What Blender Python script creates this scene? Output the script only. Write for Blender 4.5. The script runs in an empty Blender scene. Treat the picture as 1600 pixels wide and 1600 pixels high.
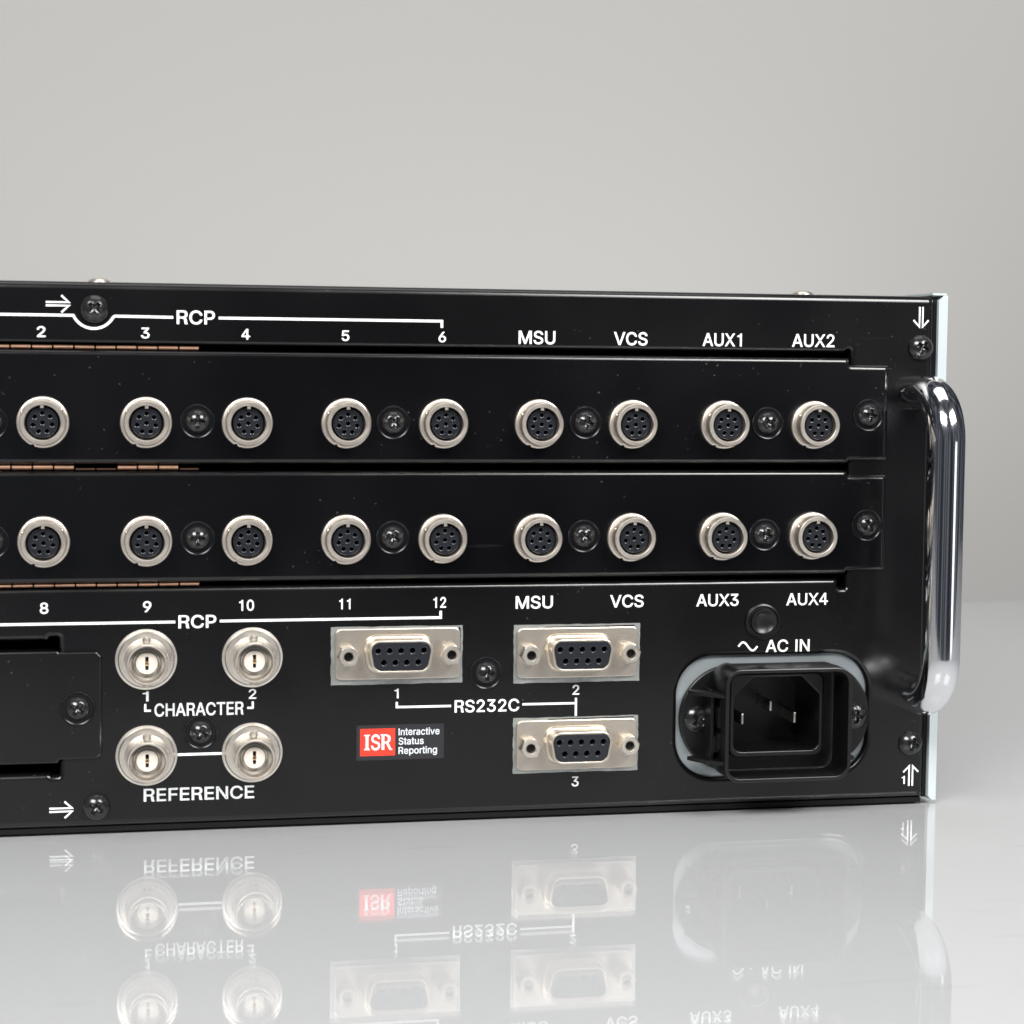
import bpy, math, random
from mathutils import Matrix, Vector
from mathutils.geometry import delaunay_2d_cdt

random.seed(7)
SC = bpy.context.scene
COL = SC.collection
MM = 0.001

# ------------------------------------------------------------------ camera
cam = bpy.data.cameras.new("camera")
cam.sensor_width = 36.0
cam.lens = 70.8236
cam.clip_start = 0.02
cam.clip_end = 30.0
cam.dof.use_dof = True
cam.dof.focus_distance = 0.515
cam.dof.aperture_fstop = 26.0
cam_ob = bpy.data.objects.new("camera", cam)
COL.objects.link(cam_ob)
RIGHT = Vector((0.979172, -0.202811, 0.009442))
DOWN = Vector((-0.005185, -0.07147, -0.997429))
FWD = Vector((0.202965, 0.976606, -0.071033))
rm = Matrix((RIGHT, -DOWN, -FWD)).transposed()
cam_ob.matrix_world = Matrix.Translation(Vector((-91.548, -480.078, 110.495)) * MM) @ rm.to_4x4()
SC.camera = cam_ob

# ------------------------------------------------------------------ world and lamps
world = bpy.data.worlds.new("World")
SC.world = world
world.use_nodes = True
wt = world.node_tree
bg = wt.nodes["Background"]
w_tc = wt.nodes.new("ShaderNodeTexCoord")
w_mp = wt.nodes.new("ShaderNodeMapping")
w_mp.inputs["Scale"].default_value = (3.0, 3.0, 0.8)
w_no = wt.nodes.new("ShaderNodeTexNoise")
w_no.inputs["Scale"].default_value = 2.2
w_no.inputs["Detail"].default_value = 1.0
w_ra = wt.nodes.new("ShaderNodeValToRGB")
w_ra.color_ramp.elements[0].position = 0.40
w_ra.color_ramp.elements[0].color = (0.022, 0.024, 0.030, 1)
w_ra.color_ramp.elements[1].position = 0.66
w_ra.color_ramp.elements[1].color = (0.13, 0.14, 0.16, 1)
wt.links.new(w_tc.outputs["Generated"], w_mp.inputs["Vector"])
wt.links.new(w_mp.outputs["Vector"], w_no.inputs["Vector"])
wt.links.new(w_no.outputs["Fac"], w_ra.inputs["Fac"])
wt.links.new(w_ra.outputs["Color"], bg.inputs[0])
bg.inputs[1].default_value = 1.0


def area_lamp(name, loc, target, sx, sy, power, col=(1, 1, 1)):
    la = bpy.data.lights.new(name, "AREA")
    la.shape = "RECTANGLE"
    la.size = sx * MM
    la.size_y = sy * MM
    la.energy = power
    la.color = col
    o = bpy.data.objects.new(name, la)
    COL.objects.link(o)
    o.location = Vector(loc) * MM
    d = Vector(target) * MM - o.location
    o.rotation_euler = d.to_track_quat("-Z", "Y").to_euler()
    return o


area_lamp("softbox", (-860, -1320, 1320), (0, 0, 60), 1000, 620, 50.0, (1.0, 0.985, 0.96))
area_lamp("softbox", (910, -1320, 1320), (0, 0, 60), 1000, 620, 50.0, (1.0, 0.985, 0.96))
area_lamp("overhead_fill", (80, 20, 1450), (80, 20, 0), 1100, 700, 5.0, (1.0, 0.99, 0.975))  # added fill that lifts the table and softens the unit's shadow
bl = area_lamp("backdrop_light", (60, 430, 70), (40, 650, 180), 620, 90, 0.34, (1.0, 0.985, 0.95))
bl.data.spread = math.radians(130)
area_lamp("strip_light", (1280, -1480, -150), (111, 0, -30), 430, 560, 1.25, (0.95, 0.98, 1.0))

SC.view_settings.view_transform = "Standard"
SC.view_settings.look = "None"
SC.view_settings.exposure = 0.0
SC.view_settings.gamma = 1.0
SC.view_settings.use_curve_mapping = False
SC.cycles.max_bounces = 10
SC.cycles.glossy_bounces = 6
SC.cycles.transparent_max_bounces = 12
SC.cycles.caustics_reflective = False
SC.cycles.sample_clamp_indirect = 4.0


# ------------------------------------------------------------------ materials
def mat(name, col, rough=0.5, metal=0.0, spec=0.5, coat=0.0):
    m = bpy.data.materials.new(name)
    m.use_nodes = True
    b = m.node_tree.nodes["Principled BSDF"]
    b.inputs["Base Color"].default_value = (*col, 1)
    b.inputs["Roughness"].default_value = rough
    b.inputs["Metallic"].default_value = metal
    b.inputs["Specular IOR Level"].default_value = spec
    b.inputs["Coat Weight"].default_value = coat
    return m


def nd(m, typ, **kw):
    n = m.node_tree.nodes.new(typ)
    for k, v in kw.items():
        setattr(n, k, v)
    return n


def lk(m, a, b):
    m.node_tree.links.new(a, b)


def noise(m, scale, detail=3.0, rough=0.55, stretch=None, rot=(0, 0, 0)):
    tc = nd(m, "ShaderNodeTexCoord")
    mp = nd(m, "ShaderNodeMapping")
    if stretch:
        mp.inputs["Scale"].default_value = stretch
    mp.inputs["Rotation"].default_value = rot
    lk(m, tc.outputs["Object"], mp.inputs["Vector"])
    n = nd(m, "ShaderNodeTexNoise")
    n.inputs["Scale"].default_value = scale
    n.inputs["Detail"].default_value = detail
    n.inputs["Roughness"].default_value = rough
    lk(m, mp.outputs["Vector"], n.inputs["Vector"])
    return n


def ramp(m, src, lo, hi, c0=(0, 0, 0, 1), c1=(1, 1, 1, 1)):
    r = nd(m, "ShaderNodeValToRGB")
    r.color_ramp.elements[0].position = lo
    r.color_ramp.elements[1].position = hi
    r.color_ramp.elements[0].color = c0
    r.color_ramp.elements[1].color = c1
    lk(m, src, r.inputs["Fac"])
    return r


def bump(m, src, strength, dist):
    b = nd(m, "ShaderNodeBump")
    b.inputs["Strength"].default_value = strength
    b.inputs["Distance"].default_value = dist
    lk(m, src, b.inputs["Height"])
    lk(m, b.outputs["Normal"], m.node_tree.nodes["Principled BSDF"].inputs["Normal"])


def mixrgb(m, fac, a, b):
    x = nd(m, "ShaderNodeMix", data_type="RGBA")
    lk(m, fac, x.inputs["Factor"])
    for s, v in ((6, a), (7, b)):
        if isinstance(v, tuple):
            x.inputs[s].default_value = (*v, 1)
        else:
            lk(m, v, x.inputs[s])
    return x.outputs[2]


def black_paint(name, base, rough, dust=0.69):
    m = mat(name, base, rough, spec=0.6)
    b = m.node_tree.nodes["Principled BSDF"]
    fine = noise(m, 2600, 2)
    bump(m, fine.outputs["Fac"], 0.06, 0.00005)
    # dust specks and faint scuffs that lie on the paint
    sp = noise(m, 1300, 0.0, 0.4, rot=(0.6, 0.9, 0.4))
    s1 = ramp(m, sp.outputs["Fac"], dust + 0.135, dust + 0.16)
    big = noise(m, 23, 2)
    s2 = ramp(m, big.outputs["Fac"], 0.46, 0.62)
    mu = nd(m, "ShaderNodeMath", operation="MULTIPLY")
    lk(m, s1.outputs["Color"], mu.inputs[0])
    lk(m, s2.outputs["Color"], mu.inputs[1])
    sc = noise(m, 60, 1.5, 0.5, stretch=(0.35, 1, 5.0), rot=(0, math.radians(24), 0))
    s3 = ramp(m, sc.outputs["Fac"], 0.735, 0.76)
    mu2 = nd(m, "ShaderNodeMath", operation="MULTIPLY")
    lk(m, s3.outputs["Color"], mu2.inputs[0])
    mu2.inputs[1].default_value = 0.10
    ad = nd(m, "ShaderNodeMath", operation="ADD", use_clamp=True)
    lk(m, mu.outputs[0], ad.inputs[0])
    lk(m, mu2.outputs[0], ad.inputs[1])
    lk(m, mixrgb(m, ad.outputs[0], base, (0.05, 0.05, 0.052)), b.inputs["Base Color"])
    ro = ramp(m, big.outputs["Fac"], 0.3, 0.7, (rough - 0.04,) * 3 + (1,), (rough + 0.06,) * 3 + (1,))
    lk(m, ro.outputs["Color"], b.inputs["Roughness"])
    return m


M = {}
M["panel"] = black_paint("black_panel_paint", (0.0030, 0.0028, 0.0032), 0.21)
M["plate"] = black_paint("black_module_paint", (0.0021, 0.0021, 0.0027), 0.19)
M["inner"] = mat("dark_interior", (0.004, 0.004, 0.0045), 0.7, spec=0.2)
M["ink"] = mat("white_ink", (0.90, 0.93, 0.93), 0.55)
M["ink2"] = mat("sticker_ink", (0.70, 0.74, 0.78), 0.5)
M["film"] = mat("sticker_film", (0.022, 0.022, 0.026), 0.30)
M["red"] = mat("sticker_red", (0.72, 0.042, 0.022), 0.40)
M["plastic"] = mat("black_plastic", (0.0030, 0.0030, 0.0034), 0.34)
M["insert"] = mat("dark_blue_insulator", (0.0135, 0.015, 0.0195), 0.27)
M["hole"] = mat("hole_shade", (0.003, 0.003, 0.004), 0.35, spec=0.3)  # black that stands in for the shade inside holes and gaps
M["cream"] = mat("white_insulator", (0.78, 0.71, 0.62), 0.38)
M["gold"] = mat("gold_contact", (0.36, 0.25, 0.14), 0.35, 1.0)
M["pin"] = mat("inlet_pin", (0.72, 0.70, 0.66), 0.28, 1.0)
M["screw"] = mat("black_screw", (0.055, 0.055, 0.057), 0.20, 0.75)
M["washer"] = mat("black_washer", (0.008, 0.008, 0.010), 0.24, 0.3)
M["chrome"] = mat("chrome", (0.80, 0.81, 0.83), 0.10, 1.0)
M["zinc"] = mat("zinc_plate", (0.56, 0.62, 0.645), 0.45, 0.3)
M["dull"] = mat("dull_plate", (0.30, 0.335, 0.35), 0.42, 0.5)


def metal_mat(name, col, rough, var, scale=260, mt=1.0):
    m = mat(name, col, rough, mt)
    b = m.node_tree.nodes["Principled BSDF"]
    n = noise(m, scale, 4)
    d = tuple(c * (1 - var) for c in col)
    r = ramp(m, n.outputs["Fac"], 0.35, 0.68)
    lk(m, mixrgb(m, r.outputs["Color"], d, col), b.inputs["Base Color"])
    r2 = ramp(m, n.outputs["Fac"], 0.3, 0.75, (rough + 0.08,) * 3 + (1,), (rough - 0.05,) * 3 + (1,))
    lk(m, r2.outputs["Color"], b.inputs["Roughness"])
    f = noise(m, 3000, 2)
    bump(m, f.outputs["Fac"], 0.05, 0.00004)
    return m


M["nickel"] = metal_mat("satin_nickel", (0.75, 0.685, 0.61), 0.36, 0.07, mt=0.95)
M["tin"] = metal_mat("tin_plating", (0.70, 0.635, 0.55), 0.33, 0.16, 170, mt=0.93)
M["bright"] = metal_mat("bright_nickel", (0.80, 0.745, 0.67), 0.30, 0.04, mt=0.93)
M["bare"] = metal_mat("bare_steel", (0.48, 0.50, 0.48), 0.42, 0.3, 420, mt=0.8)
M["copper"] = metal_mat("copper_beryllium", (0.46, 0.265, 0.18), 0.33, 0.12, 300, mt=0.95)


def table_mat():
    m = mat("white_sheet", (0.78, 0.785, 0.785), 0.03, spec=0.26)
    b = m.node_tree.nodes["Principled BSDF"]
    n = noise(m, 5, 3)
    r = ramp(m, n.outputs["Fac"], 0.3, 0.7)
    sc = noise(m, 55, 2.0, 0.5, stretch=(0.45, 6.0, 1), rot=(0, 0, math.radians(-32)))
    s = ramp(m, sc.outputs["Fac"], 0.685, 0.72)
    base = mixrgb(m, r.outputs["Color"], (0.47, 0.478, 0.49), (0.495, 0.503, 0.515))
    mu = nd(m, "ShaderNodeMath", operation="MULTIPLY")
    lk(m, s.outputs["Color"], mu.inputs[0])
    mu.inputs[1].default_value = 0.17
    lk(m, mixrgb(m, mu.outputs[0], base, (0.26, 0.26, 0.27)), b.inputs["Base Color"])
    return m


def clear_mat():
    m = bpy.data.materials.new("clear_acrylic")
    m.use_nodes = True
    nt = m.node_tree
    nt.nodes.clear()
    out = nd(m, "ShaderNodeOutputMaterial")
    mix = nd(m, "ShaderNodeMixShader")
    tr = nd(m, "ShaderNodeBsdfTransparent")
    gl = nd(m, "ShaderNodeBsdfGlossy")
    gl.inputs["Roughness"].default_value = 0.012
    # Schlick reflectance, the same from both sides of the thin sheet
    ge = nd(m, "ShaderNodeNewGeometry")
    dt = nd(m, "ShaderNodeVectorMath", operation="DOT_PRODUCT")
    lk(m, ge.outputs["Incoming"], dt.inputs[0])
    lk(m, ge.outputs["Normal"], dt.inputs[1])
    ab = nd(m, "ShaderNodeMath", operation="ABSOLUTE")
    lk(m, dt.outputs["Value"], ab.inputs[0])
    su = nd(m, "ShaderNodeMath", operation="SUBTRACT")
    su.inputs[0].default_value = 1.0
    lk(m, ab.outputs[0], su.inputs[1])
    pw = nd(m, "ShaderNodeMath", operation="POWER")
    lk(m, su.outputs[0], pw.inputs[0])
    pw.inputs[1].default_value = 5.0
    ma = nd(m, "ShaderNodeMath", operation="MULTIPLY_ADD")
    lk(m, pw.outputs[0], ma.inputs[0])
    ma.inputs[1].default_value = 0.80
    ma.inputs[2].default_value = 0.022
    lk(m, ma.outputs[0], mix.inputs[0])
    lk(m, tr.outputs[0], mix.inputs[1])
    lk(m, gl.outputs[0], mix.inputs[2])
    lk(m, mix.outputs[0], out.inputs[0])
    return m


M["table"] = table_mat()
M["clear"] = clear_mat()
M["paper"] = mat("backdrop_paper", (0.31, 0.308, 0.302), 0.75, spec=0.2)


# ------------------------------------------------------------------ mesh helpers (millimetres)
class MB:
    def __init__(self):
        self.v = []
        self.f = []
        self.m = []
        self.mi = 0

    def vert(self, x, y, z):
        self.v.append((x * MM, y * MM, z * MM))
        return len(self.v) - 1

    def face(self, idx):
        self.f.append(tuple(idx))
        self.m.append(self.mi)

    def build(self, name, mats, parent=None, loc=(0, 0, 0), smooth=38):
        me = bpy.data.meshes.new(name)
        me.from_pydata(self.v, [], self.f)
        if not isinstance(mats, (list, tuple)):
            mats = [mats]
        for mm in mats:
            me.materials.append(mm)
        me.polygons.foreach_set("material_index", self.m)
        if smooth:
            me.polygons.foreach_set("use_smooth", [True] * len(me.polygons))
            me.set_sharp_from_angle(angle=math.radians(smooth))
        me.update()
        o = bpy.data.objects.new(name, me)
        COL.objects.link(o)
        o.location = Vector(loc) * MM
        if parent:
            o.parent = parent
        return o


def area2(P):
    return sum(P[i - 1][0] * P[i][1] - P[i][0] * P[i - 1][1] for i in range(len(P)))


def offs(P, d):
    """Move a loop towards its left side by d."""
    if abs(d) < 1e-9:
        return list(P)
    n = len(P)
    Q = []
    for i in range(n):
        a, b, c = P[i - 1], P[i], P[(i + 1) % n]
        e1 = (b[0] - a[0], b[1] - a[1])
        e2 = (c[0] - b[0], c[1] - b[1])
        l1 = math.hypot(*e1) or 1
        l2 = math.hypot(*e2) or 1
        n1 = (-e1[1] / l1, e1[0] / l1)
        n2 = (-e2[1] / l2, e2[0] / l2)
        dd = max(1 + n1[0] * n2[0] + n1[1] * n2[1], 0.3)
        Q.append((b[0] + d * (n1[0] + n2[0]) / dd, b[1] + d * (n1[1] + n2[1]) / dd))
    return Q


def flat(mb, loops, y):
    """Fill loops (first outer, then holes) in the plane Y = y, facing -Y."""
    pts, edges = [], []
    for L in loops:
        o = len(pts)
        pts += [Vector(p) for p in L]
        edges += [(o + i, o + (i + 1) % len(L)) for i in range(len(L))]
    vs, _, fs = delaunay_2d_cdt(pts, edges, [], 0, 1e-7)[:3]
    ids = [mb.vert(v.x, y, v.y) for v in vs]
    for t in fs:
        c = (vs[t[0]] + vs[t[1]] + vs[t[2]]) / 3
        odd = False
        for i, j in edges:
            p, q = pts[i], pts[j]
            if (p.y > c.y) != (q.y > c.y) and c.x < p.x + (c.y - p.y) * (q.x - p.x) / (q.y - p.y):
                odd = not odd
        if not odd:
            continue
        a, b, d = (vs[i] for i in t)
        sgn = (b.x - a.x) * (d.y - a.y) - (d.x - a.x) * (b.y - a.y)
        mb.face([ids[i] for i in (t if sgn > 0 else reversed(t))])


def prism(mb, loops, y0, y1, r=0.0, seg=3, back=False, hole_r=None, hole_y1=None):
    """A sheet whose face lies at Y = y0, walls run back to y1, front edges rounded by r."""
    fl = []
    for k, L in enumerate(loops):
        L = list(L)
        if (area2(L) > 0) != (k == 0):
            L.reverse()
        rr = r if (k == 0 or hole_r is None) else hole_r
        ye = y1 if (k == 0 or hole_y1 is None) else hole_y1
        n = len(L)
        rings = [(0.0, ye)]
        if rr > 0:
            for q in range(seg + 1):
                a = q / seg * math.pi / 2
                rings.append((rr * (1 - math.cos(a)), y0 + rr * (1 - math.sin(a))))
        else:
            rings.append((0.0, y0))
        prev = None
        for d, y in rings:
            P = offs(L, d)
            ids = [mb.vert(p[0], y, p[1]) for p in P]
            if prev:
                for i in range(n):
                    j = (i + 1) % n
                    mb.face((prev[i], prev[j], ids[j], ids[i]))
            prev = ids
        fl.append(offs(L, rings[-1][0]))
    flat(mb, fl, y0)
    if back:
        n0 = len(mb.f)
        flat(mb, [list(L) for L in loops], y1)
        for i in range(n0, len(mb.f)):
            mb.f[i] = tuple(reversed(mb.f[i]))


def lathe(mb, prof, n=48, cx=0, cz=0, y=0):
    """Turn a profile of (radius, y) about the Y axis; front end first."""
    prev = None
    for r, yy in prof:
        if r < 1e-6:
            ids = [mb.vert(cx, y + yy, cz)]
        else:
            ids = [mb.vert(cx + r * math.cos(2 * math.pi * i / n), y + yy, cz + r * math.sin(2 * math.pi * i / n)) for i in range(n)]
        if prev:
            for i in range(n):
                j = (i + 1) % n
                a = prev[i % len(prev)], prev[j % len(prev)]
                b = ids[i % len(ids)], ids[j % len(ids)]
                q = [b[0], b[1], a[1], a[0]]
                u = []
                for t in q:
                    if t not in u:
                        u.append(t)
                if len(u) > 2:
                    mb.face(u)
        prev = ids


def box(mb, x0, x1, y0, y1, z0, z1):
    v = [mb.vert(x, y, z) for x in (x0, x1) for y in (y0, y1) for z in (z0, z1)]
    for q in ((0, 1, 3, 2), (4, 6, 7, 5), (0, 4, 5, 1), (2, 3, 7, 6), (0, 2, 6, 4), (1, 5, 7, 3)):
        mb.face([v[i] for i in q])


def rpoly(pts, rads, n=6):
    """Rounded polygon, corners given counter-clockwise."""
    out = []
    m = len(pts)
    if not isinstance(rads, (list, tuple)):
        rads = [rads] * m
    for i in range(m):
        a, b, c = Vector(pts[i - 1]), Vector(pts[i]), Vector(pts[(i + 1) % m])
        r = rads[i]
        if r <= 0:
            out.append(tuple(b))
            continue
        u = (a - b).normalized()
        w = (c - b).normalized()
        half = math.acos(max(-1, min(1, u.dot(w)))) / 2
        ctr = b + (u + w).normalized() * (r / math.sin(half))
        t = r / math.tan(half)
        p, q = b + u * t - ctr, b + w * t - ctr
        a0 = math.atan2(p.y, p.x)
        da = math.atan2(q.y, q.x) - a0
        while da > math.pi:
            da -= 2 * math.pi
        while da < -math.pi:
            da += 2 * math.pi
        for k in range(n + 1):
            an = a0 + da * k / n
            out.append((ctr.x + r * math.cos(an), ctr.y + r * math.sin(an)))
    return out


def rrect(x0, x1, z0, z1, r, n=6):
    return rpoly([(x0, z0), (x1, z0), (x1, z1), (x0, z1)], r, n)


def circ(cx, cz, r, n=32):
    return [(cx + r * math.cos(2 * math.pi * i / n), cz + r * math.sin(2 * math.pi * i / n)) for i in range(n)]


def hull(P):
    P = sorted(set(P))

    def half(seq):
        h = []
        for p in seq:
            while len(h) > 1 and (h[-1][0] - h[-2][0]) * (p[1] - h[-2][1]) - (h[-1][1] - h[-2][1]) * (p[0] - h[-2][0]) <= 1e-9:
                h.pop()
            h.append(p)
        return h
    lo = half(P)
    up = half(reversed(P))
    return lo[:-1] + up[:-1]


def ribbon(mb, pts, w, y):
    """A flat printed line of width w along pts."""
    n = len(pts)
    L, Rr = [], []
    for i in range(n):
        a = pts[max(i - 1, 0)]
        b = pts[i]
        c = pts[min(i + 1, n - 1)]
        d1 = Vector((b[0] - a[0], b[1] - a[1]))
        d2 = Vector((c[0] - b[0], c[1] - b[1]))
        if d1.length < 1e-9:
            d1 = d2
        if d2.length < 1e-9:
            d2 = d1
        d1.normalize()
        d2.normalize()
        n1, n2 = Vector((-d1.y, d1.x)), Vector((-d2.y, d2.x))
        s = (n1 + n2) / max(1 + n1.dot(n2), 0.35)
        L.append((b[0] + s.x * w / 2, b[1] + s.y * w / 2))
        Rr.append((b[0] - s.x * w / 2, b[1] - s.y * w / 2))
    flat(mb, [Rr + L[::-1]], y)


def tube(mb, path, r, n=24):
    """A round bar along a list of Vectors."""
    rings = []
    up = Vector((1, 0, 0))
    for i, p in enumerate(path):
        t = (path[min(i + 1, len(path) - 1)] - path[max(i - 1, 0)]).normalized()
        s = t.cross(up).normalized()
        rings.append([mb.vert(*(p + r * (math.cos(2 * math.pi * k / n) * up + math.sin(2 * math.pi * k / n) * s))) for k in range(n)])
    for a, b in zip(rings, rings[1:]):
        for k in range(n):
            j = (k + 1) % n
            mb.face((a[k], a[j], b[j], b[k]))


def copy_tree(o, parent, loc, roty=None):
    c = o.copy()
    COL.objects.link(c)
    c.parent = parent
    c.location = Vector(loc) * MM
    if roty is not None:
        c.rotation_euler = (0, roty, 0)
    for ch in o.children:
        k = ch.copy()
        COL.objects.link(k)
        k.parent = c
    return c


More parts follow.
